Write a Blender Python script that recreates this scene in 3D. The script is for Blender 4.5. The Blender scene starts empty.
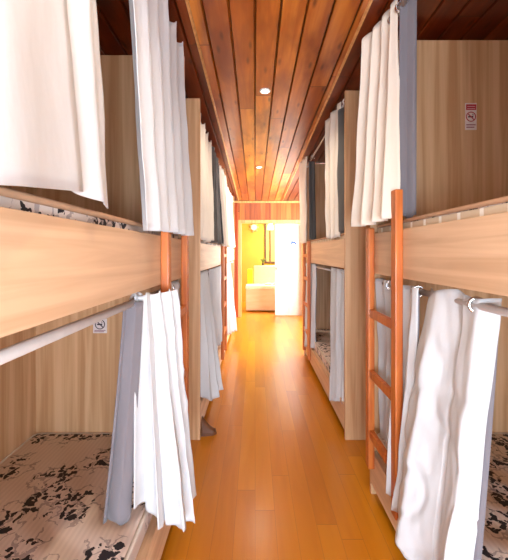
import bpy, bmesh, math, random
from mathutils import Vector, noise
random.seed(7)
S = bpy.context.scene
COL = S.collection
PI = math.pi

# ------------------------------------------------------------------ materials
def new_mat(name):
    m = bpy.data.materials.new(name); m.use_nodes = True
    nt = m.node_tree
    return m, nt, nt.nodes['Principled BSDF']
def N(nt, t, **kw):
    n = nt.nodes.new(t)
    for k, v in kw.items():
        if k in n.inputs: n.inputs[k].default_value = v
        else: setattr(n, k, v)
    return n
def L(nt, a, b): nt.links.new(a, b)
def coords(nt, scale=(1,1,1), world=False):
    if world: src = N(nt, 'ShaderNodeNewGeometry').outputs['Position']
    else: src = N(nt, 'ShaderNodeTexCoord').outputs['Object']
    mp = N(nt, 'ShaderNodeMapping'); mp.inputs['Scale'].default_value = scale
    L(nt, src, mp.inputs['Vector']); return mp.outputs['Vector']
def ramp(nt, fac, stops):
    r = N(nt, 'ShaderNodeValToRGB'); e = r.color_ramp.elements
    while len(e) < len(stops): e.new(0.5)
    for i, (p, c) in enumerate(stops):
        e[i].position = p; e[i].color = (*c, 1) if len(c) == 3 else c
    L(nt, fac, r.inputs['Fac']); return r.outputs['Color']
def math_n(nt, op, a, b=None, c=None):
    n = N(nt, 'ShaderNodeMath', operation=op)
    for i, v in enumerate((a, b, c)):
        if v is None: continue
        if isinstance(v, (int, float)): n.inputs[i].default_value = v
        else: L(nt, v, n.inputs[i])
    return n.outputs[0]
def mixc(nt, fac, a, b, mode='MIX'):
    n = N(nt, 'ShaderNodeMix', data_type='RGBA', blend_type=mode)
    for i, v in ((0, fac), (6, a), (7, b)):
        if isinstance(v, (int, float)): n.inputs[i].default_value = v
        elif isinstance(v, tuple): n.inputs[i].default_value = (*v, 1)
        else: L(nt, v, n.inputs[i])
    return n.outputs[2]
def bump(nt, b, h, strength=.2, dist=.01):
    n = N(nt, 'ShaderNodeBump'); n.inputs['Strength'].default_value = strength; n.inputs['Distance'].default_value = dist
    L(nt, h, n.inputs['Height']); L(nt, n.outputs[0], b.inputs['Normal'])

def plain(name, col, rough=.5, metal=0, nscale=30, var=.06):
    m, nt, b = new_mat(name)
    nz = N(nt, 'ShaderNodeTexNoise'); nz.inputs['Scale'].default_value = nscale
    L(nt, coords(nt), nz.inputs['Vector'])
    lo = tuple(max(0, c*(1-var)) for c in col); hi = tuple(min(1, c*(1+var)) for c in col)
    L(nt, ramp(nt, nz.outputs['Fac'], [(.3, lo), (.7, hi)]), b.inputs['Base Color'])
    b.inputs['Roughness'].default_value = rough; b.inputs['Metallic'].default_value = metal
    return m
def emit(name, col, s):
    m, nt, b = new_mat(name)
    b.inputs['Emission Color'].default_value = (*col, 1); b.inputs['Emission Strength'].default_value = s
    b.inputs['Base Color'].default_value = (*col, 1)
    return m
def wood(name, c1, c2, scale, rough=.45, contrast=(.35, .65), coat=0):
    m, nt, b = new_mat(name)
    v = coords(nt, scale)
    n1 = N(nt, 'ShaderNodeTexNoise'); n1.inputs['Scale'].default_value = 1; n1.inputs['Detail'].default_value = 6; n1.inputs['Distortion'].default_value = .6
    L(nt, v, n1.inputs['Vector'])
    L(nt, ramp(nt, n1.outputs['Fac'], [(contrast[0], c1), (contrast[1], c2)]), b.inputs['Base Color'])
    b.inputs['Roughness'].default_value = rough; b.inputs['Coat Weight'].default_value = coat
    return m
LAM1, LAM2 = (.52,.31,.18), (.72,.49,.32)
M = {}
M['lam_v'] = wood('laminate_upright', (.52,.285,.135), (.70,.455,.26), (28, 28, 1.0))
M['lam_h'] = wood('laminate_lengthwise', (.60,.385,.23), (.77,.54,.35), (26, 1.0, 26))
M['ladder'] = wood('ladder_wood', (.42,.095,.012), (.60,.17,.025), (30, 30, 2.5), .5, coat=.1)
M['trim_wood'] = wood('door_wood', (.55,.27,.09), (.75,.42,.16), (30, 30, 2), .4)
M['red_wood'] = wood('red_plank', (.22,.03,.004), (.42,.075,.008), (14, 14, 1), .5, coat=.1)
M['bench_wood'] = wood('bench_wood', (.66,.46,.26), (.74,.54,.33), (3, 1, 12), .5)
M['kick'] = plain('dark_plinth', (.035,.018,.012), .7)
M['dark_board'] = plain('dark_brown', (.09,.035,.015), .5)
M['white'] = plain('white_enamel', (.82,.82,.84), .35)
M['rod'] = plain('rod_white', (.50,.47,.46), .4)
M['chrome'] = plain('brushed_chrome', (.7,.7,.72), .25, 1)
M['yellow'] = plain('yellow_paint', (.46,.31,.035), .8, nscale=3)
M['yellow_fabric'] = plain('yellow_fabric', (.85,.75,.03), .9)
M['olive'] = plain('olive_cloth', (.42,.33,.10), .9)
M['cream'] = plain('cream_fabric', (.80,.70,.50), .9)
M['cream_wall'] = plain('cream_paint', (.82,.76,.60), .9, nscale=3)
M['door_white'] = plain('door_white', (.72,.72,.70), .7)
M['blue'] = plain('blue_print', (.02,.08,.32), .6)
M['piping'] = plain('tan_piping', (.50,.30,.18), .8)
M['pale_piping'] = plain('pale_piping', (.66,.60,.52), .8)
M['leaf'] = plain('leaf_green', (.10,.16,.02), .6)
M['sandal'] = plain('brown_leather', (.13,.045,.015), .6)
M['sticker'] = plain('sticker_paper', (.78,.70,.70), .4)
M['sticker_red'] = plain('sticker_red', (.45,.04,.06), .4)
M['sticker_black'] = plain('sticker_black', (.04,.02,.03), .4)
M['sticker_text'] = plain('sticker_text', (.30,.12,.16), .4)
M['lamp_glow'] = emit('lamp_glow', (1, .82, .55), 14)
M['shade_glow'] = emit('shade_glow', (1, .85, .6), 1.5)

def fabric(name, col, rough=.85, wr=.25):
    m, nt, b = new_mat(name)
    v = coords(nt, (6, 6, 2.2))
    n1 = N(nt, 'ShaderNodeTexNoise'); n1.inputs['Scale'].default_value = 1.3; n1.inputs['Detail'].default_value = 5
    L(nt, v, n1.inputs['Vector'])
    n2 = N(nt, 'ShaderNodeTexNoise'); n2.inputs['Scale'].default_value = 90
    L(nt, coords(nt), n2.inputs['Vector'])
    L(nt, mixc(nt, n2.outputs['Fac'], tuple(c*.97 for c in col), col), b.inputs['Base Color'])
    bump(nt, b, n1.outputs['Fac'], wr, .03)
    b.inputs['Roughness'].default_value = rough
    b.inputs['Sheen Weight'].default_value = .15
    return m
M['drape'] = fabric('white_blackout_cloth', (.60,.62,.65))
M['drape_warm'] = fabric('ivory_blackout_cloth', (.80,.72,.62))
M['lining'] = fabric('grey_lining_cloth', (.19,.18,.205))
M['lining_dark'] = fabric('charcoal_lining_cloth', (.10,.095,.09))
M['drape_grey'] = fabric('pale_grey_cloth', (.52,.55,.60))

# floral mattress ticking
def ticking(name):
    m, nt, b = new_mat(name)
    v = coords(nt)
    wn = N(nt, 'ShaderNodeTexNoise'); wn.inputs['Scale'].default_value = 22; wn.inputs['Detail'].default_value = 3
    L(nt, v, wn.inputs['Vector'])
    sub = N(nt, 'ShaderNodeVectorMath', operation='SUBTRACT'); L(nt, wn.outputs['Color'], sub.inputs[0]); sub.inputs[1].default_value = (.5,.5,.5)
    sc = N(nt, 'ShaderNodeVectorMath', operation='SCALE'); L(nt, sub.outputs[0], sc.inputs[0]); sc.inputs['Scale'].default_value = .085
    add = N(nt, 'ShaderNodeVectorMath', operation='ADD'); L(nt, v, add.inputs[0]); L(nt, sc.outputs[0], add.inputs[1])
    petals = N(nt, 'ShaderNodeTexVoronoi', voronoi_dimensions='3D'); petals.inputs['Scale'].default_value = 34
    L(nt, add.outputs[0], petals.inputs['Vector'])
    clus = N(nt, 'ShaderNodeTexVoronoi', voronoi_dimensions='2D'); clus.inputs['Scale'].default_value = 5.2
    L(nt, add.outputs[0], clus.inputs['Vector'])
    n3 = N(nt, 'ShaderNodeTexNoise'); n3.inputs['Scale'].default_value = 14; L(nt, v, n3.inputs['Vector'])
    near = math_n(nt, 'LESS_THAN', math_n(nt, 'ADD', clus.outputs['Distance'], math_n(nt, 'MULTIPLY', n3.outputs['Fac'], .25)), .53)
    shape = math_n(nt, 'LESS_THAN', petals.outputs['Distance'], .50)
    rnd = N(nt, 'ShaderNodeSeparateColor'); L(nt, petals.outputs['Color'], rnd.inputs[0])
    dark = math_n(nt, 'MULTIPLY', math_n(nt, 'MULTIPLY', near, shape), math_n(nt, 'GREATER_THAN', rnd.outputs[0], .30))
    pale = math_n(nt, 'MULTIPLY', math_n(nt, 'MULTIPLY', near, shape), math_n(nt, 'LESS_THAN', rnd.outputs[1], .25))
    st = N(nt, 'ShaderNodeTexWave', wave_type='BANDS', bands_direction='X'); st.inputs['Scale'].default_value = 16; L(nt, v, st.inputs['Vector'])
    base = mixc(nt, math_n(nt, 'MULTIPLY', st.outputs['Fac'], .35), (.78,.68,.62), (.58,.49,.45))
    base = mixc(nt, pale, base, (.42,.36,.36))
    wv = N(nt, 'ShaderNodeTexVoronoi', voronoi_dimensions='2D', feature='DISTANCE_TO_EDGE'); wv.inputs['Scale'].default_value = 13; L(nt, add.outputs[0], wv.inputs['Vector'])
    scroll = math_n(nt, 'MULTIPLY', math_n(nt, 'LESS_THAN', wv.outputs['Distance'], .05), math_n(nt, 'LESS_THAN', clus.outputs['Distance'], .55))
    base = mixc(nt, math_n(nt, 'MULTIPLY', scroll, .55), base, (.20,.15,.15))
    colr = mixc(nt, dark, base, (.018,.014,.018))
    L(nt, colr, b.inputs['Base Color'])
    q = N(nt, 'ShaderNodeTexWave', wave_type='BANDS', bands_direction='DIAGONAL'); q.inputs['Scale'].default_value = 2.2; q.inputs['Distortion'].default_value = 3; q.inputs['Detail'].default_value = 0
    L(nt, v, q.inputs['Vector'])
    bump(nt, b, q.outputs['Fac'], .55, .02)
    b.inputs['Roughness'].default_value = .75
    return m
M['ticking'] = ticking('floral_ticking')
def stripeband(name):
    m, nt, b = new_mat(name)
    v = coords(nt)
    sx = N(nt, 'ShaderNodeSeparateXYZ'); L(nt, v, sx.inputs[0])
    fr = math_n(nt, 'FRACT', math_n(nt, 'MULTIPLY', sx.outputs['Y'], 9.0))
    st = math_n(nt, 'LESS_THAN', fr, .16)
    L(nt, mixc(nt, st, (.62,.50,.36), (.85,.82,.76)), b.inputs['Base Color'])
    b.inputs['Roughness'].default_value = .8
    return m
M['stripeband'] = stripeband('striped_border')

def planks(name, axis_w, w, c_lo, c_mid, c_hi, rough, length=2.4, knots=True, coat=.5, seam=(.05,.012,.0), seamw=.03, grain=(20, 1.2)):
    """Boards running along world Y, split in X every w metres; tone varies board by board."""
    m, nt, b = new_mat(name)
    pos = N(nt, 'ShaderNodeTexCoord').outputs['Object']
    sx = N(nt, 'ShaderNodeSeparateXYZ'); L(nt, pos, sx.inputs[0])
    xs = math_n(nt, 'DIVIDE', sx.outputs[axis_w], w)
    idx = math_n(nt, 'FLOOR', xs); fx = math_n(nt, 'FRACT', xs)
    wn = N(nt, 'ShaderNodeTexWhiteNoise', noise_dimensions='1D'); L(nt, idx, wn.inputs['W'])
    run = 'Z' if axis_w == 'X' and name.startswith('wall') else 'Y'
    ys = math_n(nt, 'ADD', math_n(nt, 'DIVIDE', sx.outputs[run], length), math_n(nt, 'MULTIPLY', wn.outputs['Value'], 5))
    yi = math_n(nt, 'FLOOR', ys); fy = math_n(nt, 'FRACT', ys)
    cmb = N(nt, 'ShaderNodeCombineXYZ'); L(nt, idx, cmb.inputs[0]); L(nt, yi, cmb.inputs[1])
    wn2 = N(nt, 'ShaderNodeTexWhiteNoise', noise_dimensions='2D'); L(nt, cmb.outputs[0], wn2.inputs['Vector'])
    mp = N(nt, 'ShaderNodeMapping'); mp.inputs['Scale'].default_value = (grain[0], grain[1], grain[0]) if run == 'Y' else (grain[0], grain[0], grain[1])
    off = N(nt, 'ShaderNodeVectorMath', operation='ADD'); L(nt, pos, off.inputs[0])
    sc = N(nt, 'ShaderNodeVectorMath', operation='SCALE'); L(nt, wn2.outputs['Color'], sc.inputs[0]); sc.inputs['Scale'].default_value = 7
    L(nt, sc.outputs[0], off.inputs[1]); L(nt, off.outputs[0], mp.inputs['Vector'])
    g = N(nt, 'ShaderNodeTexNoise'); g.inputs['Scale'].default_value = 1; g.inputs['Detail'].default_value = 6; g.inputs['Distortion'].default_value = .8
    L(nt, mp.outputs[0], g.inputs['Vector'])
    f = math_n(nt, 'ADD', math_n(nt, 'MULTIPLY', g.outputs['Fac'], .6), math_n(nt, 'MULTIPLY', wn2.outputs['Value'], .42))
    c = ramp(nt, f, [(.25, c_lo), (.5, c_mid), (.78, c_hi)])
    if knots:
        mm = N(nt, 'ShaderNodeMapping'); mm.inputs['Scale'].default_value = (5, 1.6, 5); L(nt, off.outputs[0], mm.inputs['Vector'])
        mo = N(nt, 'ShaderNodeTexNoise'); mo.inputs['Scale'].default_value = 1.5; mo.inputs['Detail'].default_value = 3; L(nt, mm.outputs[0], mo.inputs['Vector'])
        c = mixc(nt, ramp(nt, mo.outputs['Fac'], [(.45, (0,0,0)), (.66, (.85,.85,.85))]), c, c_lo)
        mk = N(nt, 'ShaderNodeMapping'); mk.inputs['Scale'].default_value = (7.7, 2.1, 1); L(nt, off.outputs[0], mk.inputs['Vector'])
        vk = N(nt, 'ShaderNodeTexVoronoi', voronoi_dimensions='2D'); vk.inputs['Scale'].default_value = 1; L(nt, mk.outputs[0], vk.inputs['Vector'])
        kf = ramp(nt, vk.outputs['Distance'], [(.03, (1,1,1)), (.11, (0,0,0))])
        c = mixc(nt, math_n(nt, 'MULTIPLY', kf, .75), c, (c_lo[0]*.35, c_lo[1]*.3, c_lo[2]*.3))
    if knots:                                                     # the outer boards, over the bunks, are multiplied darker and redder
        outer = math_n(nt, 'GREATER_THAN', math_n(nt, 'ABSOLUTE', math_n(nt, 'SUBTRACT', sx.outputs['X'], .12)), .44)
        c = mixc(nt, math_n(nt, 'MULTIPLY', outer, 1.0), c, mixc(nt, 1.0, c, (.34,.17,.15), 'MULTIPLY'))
    s = math_n(nt, 'ADD', math_n(nt, 'LESS_THAN', fx, seamw), math_n(nt, 'LESS_THAN', fy, .0025))
    c = mixc(nt, math_n(nt, 'MINIMUM', s, 1.0), c, seam)
    L(nt, c, b.inputs['Base Color'])
    b.inputs['Roughness'].default_value = rough; b.inputs['Coat Weight'].default_value = coat; b.inputs['Coat Roughness'].default_value = .22
    bump(nt, b, g.outputs['Fac'], .08, .01)
    return m
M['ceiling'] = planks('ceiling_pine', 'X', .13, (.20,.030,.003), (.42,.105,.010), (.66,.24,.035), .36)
M['floor'] = planks('floor_pine', 'X', .098, (.50,.155,.002), (.60,.205,.003), (.68,.26,.006), .30, knots=False, coat=.35, seam=(.44,.15,.008), seamw=.02, length=1.6, grain=(16, 1.5))
M['wall_plank'] = planks('wall_pine', 'X', .105, (.17,.025,.004), (.32,.08,.012), (.52,.17,.035), .5, knots=False, length=4)

# ------------------------------------------------------------------ mesh helpers
def finish(name, bm, mat, parent=None, origin=(0,0,0), smooth=False, mods=()):
    bmesh.ops.recalc_face_normals(bm, faces=bm.faces)
    me = bpy.data.meshes.new(name); bm.to_mesh(me); bm.free()
    if smooth:
        for p in me.polygons: p.use_smooth = True
    ob = bpy.data.objects.new(name, me); COL.objects.link(ob)
    me.materials.append(M[mat] if isinstance(mat, str) else mat)
    o = Vector(origin)
    if parent is not None:
        ob.parent = parent
        r = Vector((0,0,0)); p = parent
        while p is not None: r += p.location; p = p.parent
        me.transform(__import__('mathutils').Matrix.Translation(-r))
    elif o.length > 0:
        me.transform(__import__('mathutils').Matrix.Translation(-o)); ob.location = o
    return ob
def box(bm, x0, x1, y0, y1, z0, z1, bev=.003):
    t = bmesh.new()
    bmesh.ops.create_cube(t, size=1)
    for v in t.verts:
        v.co = Vector(((x0+x1)/2 + v.co.x*(x1-x0), (y0+y1)/2 + v.co.y*(y1-y0), (z0+z1)/2 + v.co.z*(z1-z0)))
    if bev > 0:
        b = min(bev, abs(x1-x0)*.4, abs(y1-y0)*.4, abs(z1-z0)*.4)
        bmesh.ops.bevel(t, geom=t.edges[:], offset=b, segments=2, affect='EDGES', profile=.6)
    merge(bm, t)
def merge(bm, t):
    me = bpy.data.meshes.new('tmp'); t.to_mesh(me); t.free(); bm.from_mesh(me); bpy.data.meshes.remove(me)
def tube(bm, pts, r, seg=12, cap=True):
    pts = [Vector(p) for p in pts]; rings = []
    for i, p in enumerate(pts):
        d = (pts[min(i+1, len(pts)-1)] - pts[max(i-1, 0)]).normalized()
        a = d.cross(Vector((0,0,1)));  a = a if a.length > .01 else d.cross(Vector((1,0,0)))
        a.normalize(); b = d.cross(a).normalized()
        rr = r[i] if isinstance(r, (list, tuple)) else r
        rings.append([bm.verts.new(p + a*rr*math.cos(2*PI*k/seg) + b*rr*math.sin(2*PI*k/seg)) for k in range(seg)])
    for i in range(len(rings)-1):
        for k in range(seg):
            bm.faces.new((rings[i][k], rings[i][(k+1)%seg], rings[i+1][(k+1)%seg], rings[i+1][k]))
    if cap: bm.faces.new(rings[0]); bm.faces.new(rings[-1])
def torus(bm, c, axis, R, r, seg=20, s2=8):
    c = Vector(c); ax = Vector(axis).normalized()
    a = ax.cross(Vector((0,0,1))); a = a if a.length > .05 else ax.cross(Vector((1,0,0))); a.normalize(); b = ax.cross(a)
    rows = []
    for i in range(seg):
        t = 2*PI*i/seg; d = a*math.cos(t)+b*math.sin(t)
        rows.append([bm.verts.new(c + d*(R + r*math.cos(2*PI*k/s2)) + ax*r*math.sin(2*PI*k/s2)) for k in range(s2)])
    for i in range(seg):
        for k in range(s2):
            bm.faces.new((rows[i][k], rows[(i+1)%seg][k], rows[(i+1)%seg][(k+1)%s2], rows[i][(k+1)%s2]))
def empty(name, loc):
    o = bpy.data.objects.new(name, None); COL.objects.link(o); o.location = loc; o.empty_display_size = .1
    return o
def tag(o, label, cat, group=None):
    o['label'] = label; o['category'] = cat
    if group: o['group'] = group
    return o
def structure(o): o['kind'] = 'structure'; return o

# ------------------------------------------------------------------ room shell
XL, XR = -.382, .626            # bunk fronts
WL, WR = -1.21, 1.46            # walls behind the bunks
YB, YF = -2.5, 7.0
def cz(y): return 2.57 - .03*y  # the ceiling falls a little towards the far door
bm = bmesh.new(); box(bm, WL-.1, WR+.1, YB-.1, 9.7, -.08, 0, 0); structure(finish('floor', bm, 'floor'))
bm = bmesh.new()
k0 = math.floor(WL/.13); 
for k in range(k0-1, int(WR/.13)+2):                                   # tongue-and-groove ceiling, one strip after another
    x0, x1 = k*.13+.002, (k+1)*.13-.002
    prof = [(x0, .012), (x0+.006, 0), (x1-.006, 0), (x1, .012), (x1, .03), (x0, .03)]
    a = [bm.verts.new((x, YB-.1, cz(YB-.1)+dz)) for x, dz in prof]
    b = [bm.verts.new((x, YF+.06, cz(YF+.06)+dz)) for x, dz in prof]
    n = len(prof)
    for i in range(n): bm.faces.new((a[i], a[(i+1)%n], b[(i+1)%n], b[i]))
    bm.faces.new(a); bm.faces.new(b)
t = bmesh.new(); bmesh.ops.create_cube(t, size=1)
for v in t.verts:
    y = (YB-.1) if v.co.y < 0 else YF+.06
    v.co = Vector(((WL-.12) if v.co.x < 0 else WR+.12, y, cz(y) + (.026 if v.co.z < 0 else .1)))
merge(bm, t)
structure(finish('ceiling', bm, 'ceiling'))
def wall_with_hole(name, mat, fixed, a0, a1, z0, z1, holes, thick, axis='X'):
    """wall in the plane axis=fixed, spanning a0..a1 in the other axis, with rectangular holes"""
    bm = bmesh.new()
    cuts = sorted(set([a0, a1] + [h[0] for h in holes] + [h[1] for h in holes]))
    for u0, u1 in zip(cuts, cuts[1:]):
        zs = [(z0, z1)]
        for h in holes:
            if u0 >= h[0]-1e-6 and u1 <= h[1]+1e-6: zs = [(z0, h[2]), (h[3], z1)]
        for q0, q1 in zs:
            if q1 - q0 < .002: continue
            if axis == 'X': box(bm, fixed, fixed+thick, u0, u1, q0, q1, 0)
            else: box(bm, u0, u1, fixed, fixed+thick, q0, q1, 0)
    return structure(finish(name, bm, mat))
wall_with_hole('wall_left', 'lam_v', WL-.08, YB, YF, 0, 2.66, [(-2.2, -.3, .25, 1.35)], .08)
wall_with_hole('wall_right', 'lam_v', WR, YB, YF, 0, 2.66, [(-2.2, -.3, .25, 1.35), (4.75, 6.75, .75, 2.15)], .08)
wall_with_hole('wall_back', 'cream_wall', YB-.08, WL, WR, 0, 2.66, [(-1.05, 1.3, .15, 1.35)], .08, 'Y')
wall_with_hole('wall_far', 'wall_plank', YF, WL, WR, 0, 2.5, [(-.30, 1.0, 0, 1.93)], .1, 'Y')
# window frames
def window(name, axis, fixed, a0, a1, z0, z1):
    bm = bmesh.new(); f = .05
    def bx(u0, u1, q0, q1):
        if axis == 'X': box(bm, fixed, fixed+.06, u0, u1, q0, q1)
        else: box(bm, u0, u1, fixed, fixed+.06, q0, q1)
    bx(a0, a0+f, z0, z1); bx(a1-f, a1, z0, z1); bx(a0+f, a1-f, z0, z0+f); bx(a0+f, a1-f, z1-f, z1)
    m = (a0+a1)/2; bx(m-.02, m+.02, z0+f, z1-f)
    return structure(finish(name, bm, 'white'))
window('window_1', 'X', WR+.01, 4.75, 6.75, .75, 2.15)
window('added_window_2', 'Y', YB-.07, -1.05, 1.3, .15, 1.35)  # unseen window, added to let low light in from behind the camera
window('added_window_4', 'X', WR+.01, -2.2, -.3, .25, 1.35)  # unseen, added so light strikes the left curtains directly
window('added_window_5', 'X', WL-.07, -2.2, -.3, .25, 1.35)  # unseen, added so light strikes the right curtains directly
# door casing, ceiling moulding, reddish boards left of the door
bm = bmesh.new()
box(bm, -.34, -.275, YF-.02, YF+.12, 0, 1.97); box(bm, .975, 1.04, YF-.02, YF+.12, 0, 1.97); box(bm, -.275, .975, YF-.02, YF+.12, 1.905, 1.97)
structure(finish('trim_1', bm, 'trim_wood'))
bm = bmesh.new()
box(bm, WL, WR, YF-.03, YF-.002, 2.315, cz(YF)-.004, .004); structure(finish('trim_2', bm, 'trim_wood'))
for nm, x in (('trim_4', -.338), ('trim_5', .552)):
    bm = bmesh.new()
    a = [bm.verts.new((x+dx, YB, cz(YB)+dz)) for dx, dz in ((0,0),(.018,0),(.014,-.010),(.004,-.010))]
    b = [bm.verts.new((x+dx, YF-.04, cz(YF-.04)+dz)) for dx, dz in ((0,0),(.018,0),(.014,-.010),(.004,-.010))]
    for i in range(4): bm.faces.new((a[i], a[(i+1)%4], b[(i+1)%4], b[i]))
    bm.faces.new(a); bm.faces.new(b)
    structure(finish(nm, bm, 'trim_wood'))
bm = bmesh.new()
for i in range(3): box(bm, -.64+i*.1, -.545+i*.1, YF-.035, YF-.001, 0, 2.315, .012)
structure(finish('trim_3', bm, 'red_wood'))
# far room
wall_with_hole('wall_yellow', 'yellow', 9.3, -1.3, 1.6, 0, 2.6, [(.28, .62, 1.05, 2.15)], .1, 'Y')
for nm, x in (('wall_far_left', -1.35), ('wall_far_right', 1.6)):
    bm = bmesh.new(); box(bm, x, x+.08, 7.1, 9.4, 0, 2.6, 0); structure(finish(nm, bm, 'cream_wall'))
bm = bmesh.new(); box(bm, -1.3, 1.6, 7.1, 9.4, 2.5, 2.58, 0); structure(finish('ceiling_far', bm, 'cream_wall'))
bm = bmesh.new()
box(bm, .26, .30, 9.27, 9.36, 1.03, 2.17); box(bm, .60, .64, 9.27, 9.36, 1.03, 2.17); box(bm, .30, .60, 9.27, 9.36, 1.03, 1.07); box(bm, .30, .60, 9.27, 9.36, 2.13, 2.17)
box(bm, .40, .425, 9.28, 9.35, 1.07, 2.13)
structure(finish('window_3', bm, 'dark_board'))
bm = bmesh.new(); box(bm, .30, .60, 9.31, 9.33, 1.07, 2.13, .001); structure(finish('window_blind', bm, 'olive'))

# ------------------------------------------------------------------ bunk beds
def bunk(label, side, y0, y1, ztop, board, xf, xw, mat_z, top_z):
    """side -1 left, +1 right; xf front plane, xw back"""
    s = side
    root = empty('bunk_bed', ((xf+xw)/2, (y0+y1)/2, 0))
    tag(root, label, 'bunk bed', 'bunk beds along the corridor')
    lo, hi = min(xf, xw), max(xf, xw)
    th = .022
    for y in (y0, y1-th):
        bm = bmesh.new(); box(bm, lo, hi, y, y+th, 0, ztop, .002); finish('end_panel', bm, 'lam_v', root)
    a, b = (xf, xf - s*-1*.022) if s > 0 else (xf-.022, xf)
    f0, f1 = (xf, xf+.022) if s > 0 else (xf-.022, xf)
    bk0, bk1 = (xw-.015, xw) if s > 0 else (xw, xw+.015)
    bm = bmesh.new(); box(bm, bk0, bk1, y0+th, y1-th, .05, ztop-.02, .001); finish('back_panel', bm, 'lam_v', root)
    bm = bmesh.new(); box(bm, f0, f1, y0+th, y1-th, board[0], board[1], .002); finish('upper_side_board', bm, 'lam_h', root)
    bm = bmesh.new(); box(bm, f0, f1, y0+th, y1-th, .06, .235, .002); finish('lower_side_board', bm, 'lam_h', root)
    i0, i1 = (f1, bk0) if s > 0 else (bk1, f0)
    bm = bmesh.new(); box(bm, i0, i1, y0+th, y1-th, top_z-.022, top_z, .001); finish('upper_deck', bm, 'lam_h', root)
    bm = bmesh.new(); box(bm, i0, i1, y0+th, y1-th, mat_z-.022, mat_z, .001); finish('lower_deck', bm, 'lam_h', root)
    bm = bmesh.new()
    if s > 0: box(bm, f0+.12, f0+.14, y0+th, y1-th, 0, .17, .001)
    else: box(bm, f1-.14, f1-.12, y0+th, y1-th, 0, .17, .001)
    finish('plinth', bm, 'kick', root)
    return root
def mattress(label, group, x0, x1, y0, y1, z0, z1, band):
    root = empty('mattress', ((x0+x1)/2, (y0+y1)/2, z0)); tag(root, label, 'mattress', group)
    bm = bmesh.new(); box(bm, x0, x1, y0, y1, z0, z1, .018)
    finish('cover', bm, 'ticking' , root, smooth=True)
    e = .001
    bm = bmesh.new()
    z = z1-.012
    def loop(zz, rr):
        c = .03; pts = []
        for (cx, cy, a0) in ((x1-c, y1-c, 0), (x0+c, y1-c, 90), (x0+c, y0+c, 180), (x1-c, y0+c, 270)):
            for k in range(4):
                an = math.radians(a0+k*30); pts.append((cx+(c+e)*math.cos(an), cy+(c+e)*math.sin(an), zz))
        pts.append(pts[0]); tube(bm, pts, rr, 8, False)
    loop(z1-.008, .008)
    finish('piping', bm, 'piping' if band else 'pale_piping', root, smooth=True)
    if band == 'stripe':
        bm = bmesh.new(); box(bm, x0-.003, x1+.003, y0+.03, y1-.03, z0+.01, z1-.018, .002)
        finish('border_band', bm, 'stripeband', root)
    return root
BL, BR = (1.172, 1.370), (1.192, 1.402)
NB0, NB1 = -.14, 1.882
specs = [('light wood bunk bed nearest on the left, no smoking sticker in its lower bunk', -1, NB0, NB1, 2.367),
         ('second light wood bunk bed on the left, behind the near left ladder', -1, 2.398, 4.40, 2.375),
         ('furthest bunk bed on the left, beside the red planks by the far door', -1, 4.43, 6.35, 2.34),
         ('light wood bunk bed nearest on the right, no smoking sticker in its upper bunk', 1, NB0, NB1, 2.448),
         ('second bunk bed on the right, furthest on that side, open at its lower middle', 1, 2.398, 4.40, 2.43)]
names = ['nearest on the left', 'second on the left', 'furthest on the left', 'nearest on the right', 'furthest on the right']
for i, (lab, s, y0, y1, zt) in enumerate(specs):
    xf, xw = (XL, -1.195) if s < 0 else (XR, 1.445)
    mz = .235
    if s < 0: bunk(lab, s, y0, y1, zt, BL, xf, xw, mz, 1.295)
    else: bunk(lab, s, y0, y1, zt, BR, xf, xw, mz, 1.335)
    m0, m1 = (-1.175, -.41) if s < 0 else (.654, 1.425)
    mattress('black floral mattress in the lower bunk of the bed '+names[i], 'lower bunk mattresses', m0, m1, y0+.03, y1-.03, mz, .335, None)
    if s < 0: mattress('floral mattress peeping over the upper board of the bed '+names[i], 'upper bunk mattresses', m0, m1, y0+.03, y1-.03, 1.295, 1.408, 'plain')
    else: mattress('beige mattress with white striped border, upper bunk of the bed '+names[i], 'upper bunk mattresses', m0, m1, y0+.03, y1-.03, 1.335, 1.448, 'stripe')

# ------------------------------------------------------------------ ladders
def ladder(label, s, xf, ya, yb, zb, zt_a, zt_b, rungs):
    root = empty('bunk_ladder', (xf, (ya+yb)/2, zb)); tag(root, label, 'ladder', 'ladders hooked on the bunk beds')
    x0, x1 = (xf-.034, xf-.001) if s > 0 else (xf+.001, xf+.034)
    for y, zt in ((ya, zt_a), (yb, zt_b)):
        bm = bmesh.new(); box(bm, x0, x1, y, y+.05, zb, zt, .005); finish('post', bm, 'ladder', root)
    for z in rungs:
        bm = bmesh.new(); box(bm, x0+.004, x1-.004, ya+.048, yb+.002, z-.02, z+.02, .004); finish('rung', bm, 'ladder', root)
    return root
ladder('orange wooden ladder on the near right bunk bed, post rising above the side board', 1, XR, 1.455, 1.80, .17, 1.57, 1.43, (.355, .67, .985))
ladder('orange wooden ladder on the near left bunk bed, half hidden by a white curtain', -1, XL, 1.39, 1.775, .24, 1.40, 1.40, (.36, .685, 1.01))
ladder('small distant ladder at the end of the second left bunk bed', -1, XL, 3.87, 4.25, .10, 1.40, 1.45, (.38, .69, 1.0, 1.27))
ladder('small distant ladder at the end of the far right bunk bed', 1, XR, 3.87, 4.25, .10, 1.43, 1.45, (.38, .69, 1.0, 1.27))

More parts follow.
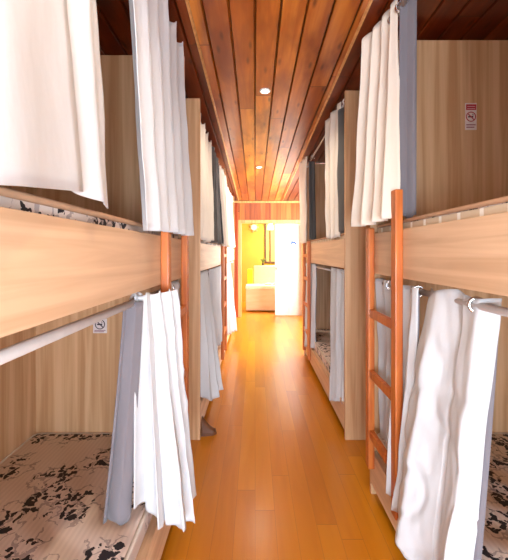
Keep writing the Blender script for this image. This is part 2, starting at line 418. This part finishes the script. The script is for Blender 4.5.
# ------------------------------------------------------------------ curtain rods
def rod(label, p0, p1, r=.0125, ring=None):
    p0, p1 = Vector(p0), Vector(p1)
    root = empty('curtain_rod', tuple((p0+p1)/2)); tag(root, label, 'curtain rod', 'white curtain rods of the bunks')
    bm = bmesh.new(); tube(bm, [p0, p1], r, 16); finish('pole', bm, 'rod', root, smooth=True)
    d = (p1-p0).normalized()
    for p, q in ((p0, d), (p1, -d)):
        bm = bmesh.new(); tube(bm, [p, p+q*.012, p+q*.04], [r*2.1, r*2.1, r*1.35], 16); finish('end_socket', bm, 'white', root, smooth=True)
    return root
a, b = NB0+.022, NB1-.022
rod('thick white rod across the lower bunk opening nearest on the left', (-.43, a, 1.124), (-.43, b, 1.124))
rod('white rod across the lower bunk opening nearest on the right', (.672, a, 1.142), (.672, b, 1.142))
rod('rod behind the large white curtains of the upper bunk nearest on the left', (-.42, a, 2.325), (-.42, b, 2.325))
rod('rod carrying the white and grey curtain of the upper bunk nearest on the right', (.665, a, 2.42), (.665, b, 2.42))
a, b = 2.42, 4.378
rod('thin rod carrying beige and charcoal curtains of the second left upper bunk', (-.42, a, 2.30), (-.42, b, 2.27), .009)
rod('rod under the side board of the second left lower bunk', (-.42, a, 1.135), (-.42, b, 1.135), .010)
rod('thin white rod across the dark upper opening of the far right bunk bed', (.66, a, 2.40), (.66, b, 2.40), .009)
rod('white rod under the side board of the far right lower bunk', (.66, a, 1.15), (.66, b, 1.15), .010)
a, b = 4.452, 6.328
rod('small distant rod of the furthest left upper bunk', (-.42, a, 2.25), (-.42, b, 2.25), .009)
rod('small distant rod of the furthest left lower bunk', (-.42, a, 1.135), (-.42, b, 1.135), .009)

# ------------------------------------------------------------------ curtains
def poly(pts, u):
    ls = [0]
    for p, q in zip(pts, pts[1:]): ls.append(ls[-1] + math.hypot(q[0]-p[0], q[1]-p[1]))
    t = u*ls[-1]
    for i in range(len(pts)-1):
        if t <= ls[i+1] + 1e-9:
            f = (t-ls[i])/max(1e-9, ls[i+1]-ls[i])
            return (pts[i][0]+(pts[i+1][0]-pts[i][0])*f, pts[i][1]+(pts[i+1][1]-pts[i][1])*f)
    return pts[-1]
def lerp_list(l, u):
    if isinstance(l, (int, float)): return l
    t = u*(len(l)-1); i = min(int(t), len(l)-2); return l[i] + (l[i+1]-l[i])*(t-i)
def sheet(name, parent, mat, top, bot, zt, zb, n, at, ab, seed=0, off=0, nu=None, nv=36, bow=0, sag=.02, flare=1.2, scallop=.0, wrinkle=.006, phase=0, crease=0, trim=0):
    rnd = random.Random(seed)
    ph = rnd.uniform(0, 6.28) if phase is None else phase
    jit = [rnd.uniform(-.35, .35) for _ in range(8)]
    nu = nu or max(24, int(n*16))
    bm = bmesh.new(); grid = []
    for j in range(nv+1):
        v = j/nv; row = []
        sv = v**flare
        for i in range(nu+1):
            u = i/nu
            tx, ty = poly(top, u); bx_, by = poly(bot, u)
            x = tx + (bx_-tx)*sv; y = ty + (by-ty)*sv
            e = 1e-3; u2 = min(1, u+e); u1 = max(0, u-e)
            t1 = Vector(poly(top, u1)).lerp(Vector(poly(bot, u1)), sv); t2 = Vector(poly(top, u2)).lerp(Vector(poly(bot, u2)), sv)
            d = (t2-t1); d = d.normalized() if d.length > 1e-9 else Vector((0,1))
            nrm = Vector((-d.y, d.x))
            amp = at + (ab-at)*v
            a = 2*PI*n*(u + .035*math.sin(5*u+jit[0]*6)*(.3+v)) + ph + .5*jit[1]*v
            w = math.sin(a) + .28*math.sin(2*a+jit[2]*9)*v + .2*math.sin(.5*a + jit[3]*9)*v
            w2 = .35*math.sin(2*a)*amp                            # rounds the folds over
            x += nrm.x*(amp*w + off) + d.x*w2; y += nrm.y*(amp*w + off) + d.y*w2
            z = lerp_list(zt, u) + (lerp_list(zb, u) - lerp_list(zt, u))*v
            if v < .08: z += scallop*math.cos(a*1.0+.7)*(1-v/.08)
            z += sag*math.sin(2*PI*u*1.3+jit[4]*6)*max(0, v-.8)*2
            p = Vector((x*9+seed, y*9, z*3.2)); k = noise.noise(p)*wrinkle*(1-.3*v)*2.2
            p2 = Vector((x*26, y*26+seed, z*9)); k += noise.noise(p2)*wrinkle*.7
            cr = 1-abs(noise.noise(Vector((x*5+seed*2, y*6+z*3, z*4)))*2.2); k -= crease*max(0, cr-.55)*2.2
            x += k*nrm.x + bow*math.sin(PI*v)*(1 if bow else 0); y += k*nrm.y
            row.append(bm.verts.new((x, y, z)))
        grid.append(row)
    if trim:                                                      # the lining stops short of both hems
        for row in grid[:trim] + grid[-trim:]:
            for v_ in row: bm.verts.remove(v_)
        grid = grid[trim:-trim]
    for j in range(len(grid)-1):
        for i in range(nu):
            bm.faces.new((grid[j][i], grid[j][i+1], grid[j+1][i+1], grid[j+1][i]))
    ob = finish(name, bm, mat, parent, smooth=True)
    m = ob.modifiers.new('thickness', 'SOLIDIFY'); m.thickness = .003; m.offset = 0
    return ob
def curtain(label, group, top, bot, zt, zb, n=4, at=.02, ab=.03, seed=1, mat='drape', lin='lining', linpath=None, rings=None, rod_z=None, rod_x=None, ring_mat='chrome', ring_R=.021, inward=-1, **kw):
    cx = sum(p[0] for p in top)/len(top); cy = sum(p[1] for p in top)/len(top)
    root = empty('bunk_curtain', (cx, cy, lerp_list(zb, .5))); tag(root, label, 'curtain', group)
    sheet('drape', root, mat, top, bot, zt, zb, n, at, ab, seed, 0, **kw)
    if lin:
        if linpath:
            lt, lb, lzt, lzb, ln, la, lab = linpath
            sheet('lining', root, lin, lt, lb, lzt, lzb, ln, la, lab, seed+3)
        else:
            kz = dict(kw)
            sheet('lining', root, lin, top, bot, zt, zb, n, at, ab, seed, .006*inward, trim=1, **kz)
    if rings:
        for (y, rx) in rings:
            bm = bmesh.new(); torus(bm, (rx, y, rod_z), (.35, 1, 0), ring_R, ring_R*.27); finish('grommet', bm, ring_mat, root, smooth=True)
    return root
GU, GL = 'curtains of the upper bunks', 'curtains of the lower bunks'
# left, upper, nearest bed (normal of a path running +Y points to -X, i.e. away from the corridor on the left)
curtain('large bright white curtain at the left edge of the upper near left bunk', GU,
        [(-.405, .10), (-.405, .705)], [(-.350, .10), (-.348, .715)], 2.41, [1.375, 1.385, 1.425], 1.3, .008, .012, 3, inward=1, rings=[(.6, -.42)], rod_z=2.325, sag=.006, wrinkle=.004)
curtain('narrow white curtain just right of the large one in the upper near left bunk', GU,
        [(-.425, .67), (-.41, .862)], [(-.372, .67), (-.360, .858)], 2.41, [1.43, 1.41], 1.2, .010, .010, 5, inward=1, rings=[(.74, -.42)], rod_z=2.325, sag=.006, wrinkle=.004)
curtain('gathered white curtain falling in front of the ladder top on the upper near left bunk', GU,
        [(-.405, 1.09), (-.40, 1.90)], [(-.345, 1.085), (-.325, 1.80)], [2.40, 2.41], [1.375, 1.39], 5.2, .020, .018, 8, lin=None, inward=1, scallop=.02,
        rings=[(1.30, -.42), (1.55, -.42), (1.75, -.42), (1.84, -.42)], rod_z=2.33, sag=.006, wrinkle=.004)
# left, upper, second bed
curtain('beige curtain at the near end of the second left upper bunk', GU,
        [(-.415, 2.44), (-.40, 3.0)], [(-.40, 2.44), (-.36, 2.85)], [2.33, 2.25], 1.395, 4, .02, .02, 11, mat='drape_warm', lin='lining_dark', inward=1, scallop=.02, rings=[(2.5, -.42), (2.8, -.42)], rod_z=2.295)
curtain('charcoal curtain between two beige ones in the second left upper bunk', GU,
        [(-.41, 3.15), (-.40, 3.75)], [(-.395, 3.1), (-.365, 3.65)], 2.30, 1.40, 3.5, .02, .02, 12, mat='lining_dark', lin=None, rings=[(3.3, -.42)], rod_z=2.285)
curtain('beige curtain at the far end of the second left upper bunk', GU,
        [(-.40, 3.80), (-.38, 4.33)], [(-.35, 3.8), (-.335, 4.3)], [2.29, 2.26], 1.385, 4, .018, .02, 13, mat='drape_warm', lin='lining_dark', inward=1)
curtain('distant beige curtain on the furthest left upper bunk, next to the red planks', GU,
        [(-.40, 4.5), (-.38, 5.5)], [(-.36, 4.5), (-.33, 5.3)], [2.24, 2.2], 1.385, 5, .02, .02, 14, mat='drape_warm', lin='lining_dark', inward=1)
# left, lower
curtain('white curtain with grey lining gathered at the ladder of the lower near left bunk', GL,
        [(-.425, 1.22), (-.37, 1.262), (-.322, 1.352)], [(-.425, 1.24), (-.345, 1.27), (-.30, 1.32), (-.262, 1.50)], [1.150, 1.160], [.42, .30, .24, .21, .24], 3.6, .014, .030, 21, lin='lining',
        linpath=([(-.45, 1.18), (-.390, 1.212)], [(-.53, 1.195), (-.438, 1.215)], 1.130, [.365, .36], 1.3, .008, .013), rings=[(1.262, -.43)], rod_z=1.124, ring_mat='white', ring_R=.027, flare=.95, wrinkle=.007, crease=.006, nv=60, nu=80, scallop=.006)
curtain('short white curtain piece seen between the near left ladder and partition', GL,
        [(-.415, 1.70), (-.405, 1.85)], [(-.42, 1.70), (-.41, 1.83)], 1.155, .36, 1.5, .010, .012, 22, inward=1, rings=[(1.74, -.43)], rod_z=1.124)
curtain('bright white curtain flaring over the corridor from the second left lower bunk', GL,
        [(-.41, 2.46), (-.40, 2.85)], [(-.40, 2.47), (-.31, 2.50), (-.27, 2.66)], 1.16, [.26, .22, .24], 2.6, .018, .022, 23, rings=[(2.5, -.42)], rod_z=1.135, inward=1)
curtain('pale grey curtain hanging flat on the second left lower bunk', GL,
        [(-.40, 3.05), (-.385, 3.78)], [(-.40, 3.0), (-.36, 3.65)], 1.155, [.42, .36], 3.6, .014, .02, 24, mat='drape_grey', inward=1)
curtain('distant white curtain on the furthest left lower bunk', GL,
        [(-.40, 4.5), (-.39, 5.3)], [(-.40, 4.5), (-.30, 5.1)], 1.16, [.22, .15], 4, .02, .03, 25, inward=1)
# right, upper (path running +Y: normal points to -X, i.e. into the corridor)
curtain('white curtain with grey lining over the ladder top of the upper near right bunk', GU,
        [(.655, 1.60), (.635, 1.72), (.59, 1.84)], [(.60, 1.475), (.585, 1.62), (.555, 1.90)], [2.47, 2.46, 2.44], [1.455, 1.44, 1.445], 3.2, .020, .024, 31, mat='drape_warm', lin='lining',
        linpath=([(.72, 1.535), (.655, 1.565)], [(.715, 1.53), (.64, 1.56)], 2.50, 1.462, 1.4, .007, .008), rings=[(1.57, .665), (1.66, .665)], rod_z=2.42, scallop=.02, wrinkle=.004, sag=.008)
curtain('added unseen curtain of the upper near right bunk, blocking light from the back window', GU,
        [(.66, -.10), (.66, .76)], [(.60, -.10), (.60, .76)], 2.47, 1.43, 5, .02, .022, 34, mat='drape_warm', rings=[(.1, .665), (.5, .665)], rod_z=2.42)  # unseen curtain, added to keep light off the upper end panel
# right, upper, far bed
curtain('ivory curtain with charcoal lining at the near end of the far right upper bunk', GU,
        [(.64, 2.60), (.60, 2.95)], [(.63, 2.60), (.60, 2.86)], [2.44, 2.41], 1.42, 2.5, .016, .016, 32, mat='drape_warm', lin='lining_dark',
        linpath=([(.68, 2.46), (.635, 2.62)], [(.67, 2.46), (.632, 2.60)], 2.38, 1.455, 1.5, .008, .008), rings=[(2.5, .66)], rod_z=2.40, ring_mat='white')
curtain('beige curtain with charcoal lining at the far end of the far right upper bunk', GU,
        [(.60, 4.0), (.57, 4.33)], [(.60, 3.98), (.565, 4.3)], 2.42, 1.42, 2.5, .016, .02, 33, mat='drape_warm', lin='lining_dark',
        linpath=([(.69, 4.0), (.62, 3.98)], [(.70, 3.95), (.62, 3.96)], 2.36, 1.455, 1.5, .008, .010), rings=[(3.95, .66)], rod_z=2.40)
# right, lower, near bed
curtain('large white curtain draped over the rod and side board of the lower near right bunk', GL,
        [(.700, .985), (.655, 1.09), (.645, 1.31)], [(.640, 1.055), (.615, 1.09), (.585, 1.20), (.562, 1.40)], [1.165, 1.175, 1.165], [.20, .17, .17, .20], 1.7, .016, .026, 41, lin='lining',
        linpath=([(.715, 1.01), (.69, 1.03)], [(.675, 1.05), (.655, 1.06)], 1.12, .22, .6, .004, .005), rings=[(1.045, .672)], rod_z=1.142, wrinkle=.008, crease=.009, nv=70, nu=90, flare=1.0, scallop=.006)
curtain('narrow white curtain beside the ladder of the lower near right bunk', GL,
        [(.640, 1.335), (.645, 1.56)], [(.585, 1.42), (.60, 1.53)], [1.165, 1.16], [.22, .24], 1.6, .014, .018, 42, rings=[(1.42, .672)], rod_z=1.142)
curtain('white curtain seen between the rungs of the near right ladder', GL,
        [(.662, 1.60), (.662, 1.85)], [(.672, 1.60), (.672, 1.83)], 1.165, [.26, .28], 2.4, .012, .012, 43, rings=[(1.7, .672)], rod_z=1.142)
# right, lower, far bed
curtain('white curtain at the near end of the far right lower bunk', GL,
        [(.65, 2.46), (.64, 2.95)], [(.645, 2.46), (.592, 2.78)], 1.18, [.22, .13], 3, .016, .02, 44, rings=[(2.5, .66)], rod_z=1.15)
curtain('pale grey white curtain at the far end of the far right lower bunk', GL,
        [(.65, 3.70), (.63, 4.3)], [(.645, 3.75), (.60, 4.2)], 1.18, [.27, .17], 3, .016, .02, 45, mat='drape', rings=[(3.75, .66)], rod_z=1.15)

# ------------------------------------------------------------------ no smoking stickers on the end panels
def sticker(label, xc, y, z0, z1, w, header):
    root = empty('no_smoking_sticker', (xc, y, (z0+z1)/2)); tag(root, label, 'sign', 'no smoking stickers')
    bm = bmesh.new(); box(bm, xc-w/2, xc+w/2, y-.0016, y-.0003, z0, z1, .0005); finish('backing', bm, 'sticker', root)
    h = z1-z0; yy = y-.0024
    if header:
        bm = bmesh.new(); box(bm, xc-w*.42, xc+w*.46, yy, yy+.0008, z1-h*.26, z1-h*.05, .0002); hd = finish('red_header', bm, 'sticker_red', root)
        bm = bmesh.new()
        for k in range(2): box(bm, xc-w*.32, xc+w*.36, yy-.0006, yy, z1-h*(.13+.08*k)-.001, z1-h*(.13+.08*k)+.001, 0)
        finish('text_line', bm, 'sticker', hd)
        cz_, R = z0+h*.49, w*.40
    else: cz_, R = z0+h*.62, w*.33
    bm = bmesh.new(); torus(bm, (xc, yy, cz_), (0,1,0), R, R*.10, 28, 6)
    t = bmesh.new(); box(t, -R*.95, R*.95, yy-.0008, yy+.0006, -R*.09, R*.09, 0)
    for v in t.verts:
        x, z = v.co.x, v.co.z; v.co.x = xc + x*.707 + z*.707; v.co.z = cz_ - x*.707 + z*.707
    merge(bm, t); finish('prohibition_ring', bm, 'sticker_red' if header else 'sticker_black', root)
    bm = bmesh.new(); box(bm, xc-R*.62, xc+R*.5, yy, yy+.0006, cz_-R*.16, cz_+R*.12, 0)
    tube(bm, [(xc+R*.35, yy, cz_+R*.1), (xc+R*.5, yy, cz_+R*.35), (xc+R*.3, yy, cz_+R*.6)], R*.06, 6)
    finish('cigarette', bm, 'sticker_black', root)
    bm = bmesh.new()
    for k in range(2): box(bm, xc-w*.40, xc+w*(.40-.1*k), yy, yy+.0008, z0+h*(.17-.09*k), z0+h*(.20-.09*k)+.0012, 0)
    finish('text_line', bm, 'sticker_text', root)
py = NB1-.022
sticker('square no smoking sticker on the end panel of the lower near left bunk', -.835, py, .868, .945, .075, False)
sticker('upright no smoking sticker with red header on the dark upper right end panel', 1.163, py, 1.963, 2.108, .062, True)

# ------------------------------------------------------------------ ceiling downlights
def downlight(label, x, y, power):
    z = cz(y)
    root = empty('ceiling_downlight', (x, y, z)); tag(root, label, 'ceiling light', 'recessed lights along the ceiling')
    bm = bmesh.new(); torus(bm, (x, y, z-.002), (0,0,1), .034, .007); finish('trim_ring', bm, 'white', root, smooth=True)
    bm = bmesh.new(); tube(bm, [(x, y, z-.006), (x, y, z-.001)], [.026, .031], 20); finish('lens', bm, 'lamp_glow', root)
    d = bpy.data.lights.new('downlight_lamp', 'SPOT'); d.energy = power; d.color = (1, .86, .68); d.spot_size = math.radians(150); d.spot_blend = .8; d.shadow_soft_size = .03
    o = bpy.data.objects.new('downlight_lamp', d); COL.objects.link(o); o.parent = root; o.location = (0, 0, -.02)
downlight('nearer small recessed ceiling light glowing warm', .074, 2.54, 26)
downlight('added recessed ceiling light above the near bunk beds, out of the picture', .09, .53, 30)  # unseen lamp, added to brighten the partition faces
downlight('added recessed ceiling light behind the camera near the back window', .10, -1.5, 20)  # unseen lamp, added for more light from behind the camera
downlight('further small recessed ceiling light glowing warm near the far door', .053, 4.55, 22)

# ------------------------------------------------------------------ slipper by the second left bed
root = empty('slipper', (-.34, 2.50, 0)); tag(root, 'dark brown slipper on the floor against the second left bunk bed', 'slipper')
bm = bmesh.new()
pts = [(-.385,2.44),(-.30,2.455),(-.275,2.475),(-.285,2.50),(-.33,2.515),(-.385,2.52)]
for z0, z1, sc in ((0.0, .016, 1.0),):
    a = [bm.verts.new((x, y, z0)) for x, y in pts]; b = [bm.verts.new((x, y, z1)) for x, y in pts]
    for i in range(6): bm.faces.new((a[i], a[(i+1)%6], b[(i+1)%6], b[i]))
    bm.faces.new(a); bm.faces.new(b)
finish('sole', bm, 'sandal', root)
bm = bmesh.new(); rows = []
for i in range(7):
    u = i/6; x = -.385 + .10*u; h = .10*(1-u)**1.6 + .022; w = .036 - .012*u
    rows.append([bm.verts.new((x, 2.482 + w*math.cos(PI*k/8), .014 + h*math.sin(PI*k/8))) for k in range(9)])
for i in range(6):
    for k in range(8): bm.faces.new((rows[i][k], rows[i][k+1], rows[i+1][k+1], rows[i+1][k]))
bm.faces.new(rows[0]); bm.faces.new(rows[-1])
finish('upper', bm, 'sandal', root, smooth=True)

# ------------------------------------------------------------------ far room
root = empty('door', (.9, 7.15, 0)); root.name = 'door_1'; structure(root)
bm = bmesh.new(); box(bm, .415, .70, 7.13, 7.17, .01, 1.90, .006); box(bm, .702, .975, 7.13, 7.17, .01, 1.90, .006); finish('leaf', bm, 'door_white', root)
bm = bmesh.new(); torus(bm, (.45, 7.115, .98), (0,1,0), .018, .006); tube(bm, [(.45,7.11,1.02),(.45,7.09,1.0),(.45,7.11,.93)], .006, 8); finish('door_handle', bm, 'chrome', root)
ob = empty('blue_door_sticker', (.79, 7.13, 1.5)); tag(ob, 'small blue arched sticker on the white door at the corridor end', 'sign')
bm = bmesh.new()
n = 14; a_, b_ = [], []
for i in range(n+1):
    t = PI*(i/n)
    a_.append((.795+.062*math.cos(t), 1.475+.065*math.sin(t))); b_.append((.795+.028*math.cos(t), 1.475+.025*math.sin(t)))
for i in range(n):
    v = [bm.verts.new((p[0], 7.1275, p[1])) for p in (a_[i], a_[i+1], b_[i+1], b_[i])]
    bm.faces.new(v)
bmesh.ops.remove_doubles(bm, verts=bm.verts, dist=1e-5)
box(bm, .71, .795, 7.126, 7.129, 1.52, 1.545, .0005)
finish('print', bm, 'blue', ob)

root = empty('bench_seat', (.3, 7.9, 0)); tag(root, 'cream upholstered bench with wooden front in the room beyond the door', 'bench')
bm = bmesh.new(); box(bm, -.20, 1.2, 7.62, 8.25, .03, .50, .01); finish('base', bm, 'bench_wood', root)
bm = bmesh.new(); box(bm, -.21, 1.21, 7.59, 8.12, .50, .58, .025); finish('cushion', bm, 'cream', root, smooth=False)
bm = bmesh.new(); box(bm, -.03, 1.2, 8.12, 8.25, .50, 1.0, .02); finish('backrest', bm, 'cream', root)
bm = bmesh.new(); box(bm, -.18, -.05, 8.0, 8.06, .585, .93, .025); tag(finish('cushion', bm, 'yellow_fabric', None, (-.115, 8.03, .59)), 'small bright yellow cushion standing at the left end of the cream bench', 'cushion')
bm = bmesh.new()
for k in range(5):
    t = bmesh.new(); bmesh.ops.create_icosphere(t, subdivisions=2, radius=.04)
    for v in t.verts: v.co = Vector((v.co.x*(1.8-.2*k) + .36 + .045*(k-2), v.co.y*1.6+7.78+.03*(k%2), v.co.z*.55 + .60 + .012*math.sin(k*2)))
    merge(bm, t)
tag(finish('crumpled_cloth', bm, 'cream', None, (.36, 7.78, .59), smooth=True), 'crumpled pale cloth lying on the cream bench seat', 'cloth')
# potted plant on the bench back
root = empty('potted_plant', (.19, 8.2, 1.0)); tag(root, 'tiny green potted plant standing on the bench backrest', 'plant')
bm = bmesh.new(); tube(bm, [(.19,8.2,1.002),(.19,8.2,1.06)], [.022,.032], 14); finish('pot', bm, 'dark_board', root)
bm = bmesh.new()
for k in range(9):
    an = k*2.4; l = .10+.02*(k%3); dx, dy = math.cos(an)*l*.6, math.sin(an)*l*.6
    c0 = Vector((.19,8.2,1.05)); tip = c0+Vector((dx,dy,l)); side = Vector((-dy,dx,0)).normalized()*.018; mid = c0.lerp(tip,.55)+Vector((0,0,.015))
    f = [bm.verts.new(p) for p in (c0, mid+side, tip, mid-side)]; bm.faces.new(f)
ob = finish('leaves', bm, 'leaf', root); ob.modifiers.new('thickness','SOLIDIFY').thickness = .002
# pendant lamp and flower-shaped wall lamp
root = empty('pendant_lamp', (.37, 8.4, 2.0)); tag(root, 'white glowing pendant lamp hanging in front of the dark window frame', 'lamp')
bm = bmesh.new(); tube(bm, [(.37,8.4,1.86),(.37,8.4,1.92),(.37,8.4,2.02),(.37,8.4,2.06)], [.085,.08,.05,.015], 20); finish('lamp_shade', bm, 'shade_glow', root, smooth=True)
bm = bmesh.new(); tube(bm, [(.37,8.4,2.06),(.37,8.4,2.5)], .006, 8); finish('cable', bm, 'dark_board', root)
root = empty('wall_ornament', (-.03, 9.29, 1.99)); tag(root, 'cream flower shaped ornament on the yellow wall of the far room', 'wall ornament')
bm = bmesh.new(); tube(bm, [(-.03,9.295,1.99),(-.03,9.26,1.99)], [.085,.075], 24); finish('disc', bm, 'cream', root)
bm = bmesh.new()
for k in range(7):
    an = 2*PI*k/7; t = bmesh.new(); bmesh.ops.create_icosphere(t, subdivisions=2, radius=.032)
    for v in t.verts: v.co = Vector((v.co.x-.03+.105*math.cos(an), v.co.y*.4+9.28, v.co.z+1.99+.105*math.sin(an)))
    merge(bm, t)
finish('petals', bm, 'trim_wood', root, smooth=True)

# ------------------------------------------------------------------ light
def area(name, loc, rot, sx, sy, e, col=(1,1,1)):
    d = bpy.data.lights.new(name, 'AREA'); d.shape = 'RECTANGLE'; d.size = sx; d.size_y = sy; d.energy = e; d.color = col
    o = bpy.data.objects.new(name, d); COL.objects.link(o); o.location = loc; o.rotation_euler = rot; return o
area('added_daylight_behind', (.12, YB-.12, .75), (math.radians(90), 0, 0), 2.3, 1.15, 300, (.74,.87,1))  # added light from behind the camera for the near bunks
area('added_daylight_right', (WR+.15, -1.25, .8), (0, math.radians(90), 0), 1.0, 1.8, 70, (.74,.87,1))   # added to light the left curtains, through added_window_4
area('added_daylight_left', (WL-.15, -1.25, .8), (0, math.radians(-90), 0), 1.0, 1.8, 90, (.74,.87,1))   # through added_window_5   # through added_window_2, facing +Y; added to light the near curtains
area('daylight_side', (WR+.15, 5.75, 1.45), (0, math.radians(90), 0), 1.4, 2.0, 225, (1,.96,.9))   # through window_1
area('daylight_far_room', (1.1, 8.3, 2.4), (0, 0, 0), .8, .8, 160, (1,.95,.85))
w = bpy.data.worlds.new('sky'); S.world = w; w.use_nodes = True
nt = w.node_tree; bg = nt.nodes['Background']
sky = nt.nodes.new('ShaderNodeTexSky'); sky.sky_type = 'HOSEK_WILKIE'; sky.sun_direction = (.5, .3, .8); sky.turbidity = 4
nt.links.new(sky.outputs[0], bg.inputs['Color']); bg.inputs['Strength'].default_value = 1.5

# ------------------------------------------------------------------ camera
cam = bpy.data.cameras.new('camera'); co = bpy.data.objects.new('camera', cam); COL.objects.link(co)
co.location = (0, 0, 1.3); co.rotation_euler = (math.radians(90), 0, 0)
cam.sensor_fit = 'VERTICAL'; cam.sensor_height = 36; cam.lens = 345/560*36
cam.shift_x = -(255-254)/560; cam.shift_y = -(280-253)/560
cam.clip_start = .02
S.camera = co
S.view_settings.view_transform = 'Standard'; S.view_settings.look = 'None'; S.view_settings.gamma = 1
S.view_settings.use_curve_mapping = False; S.view_settings.exposure = 0.15
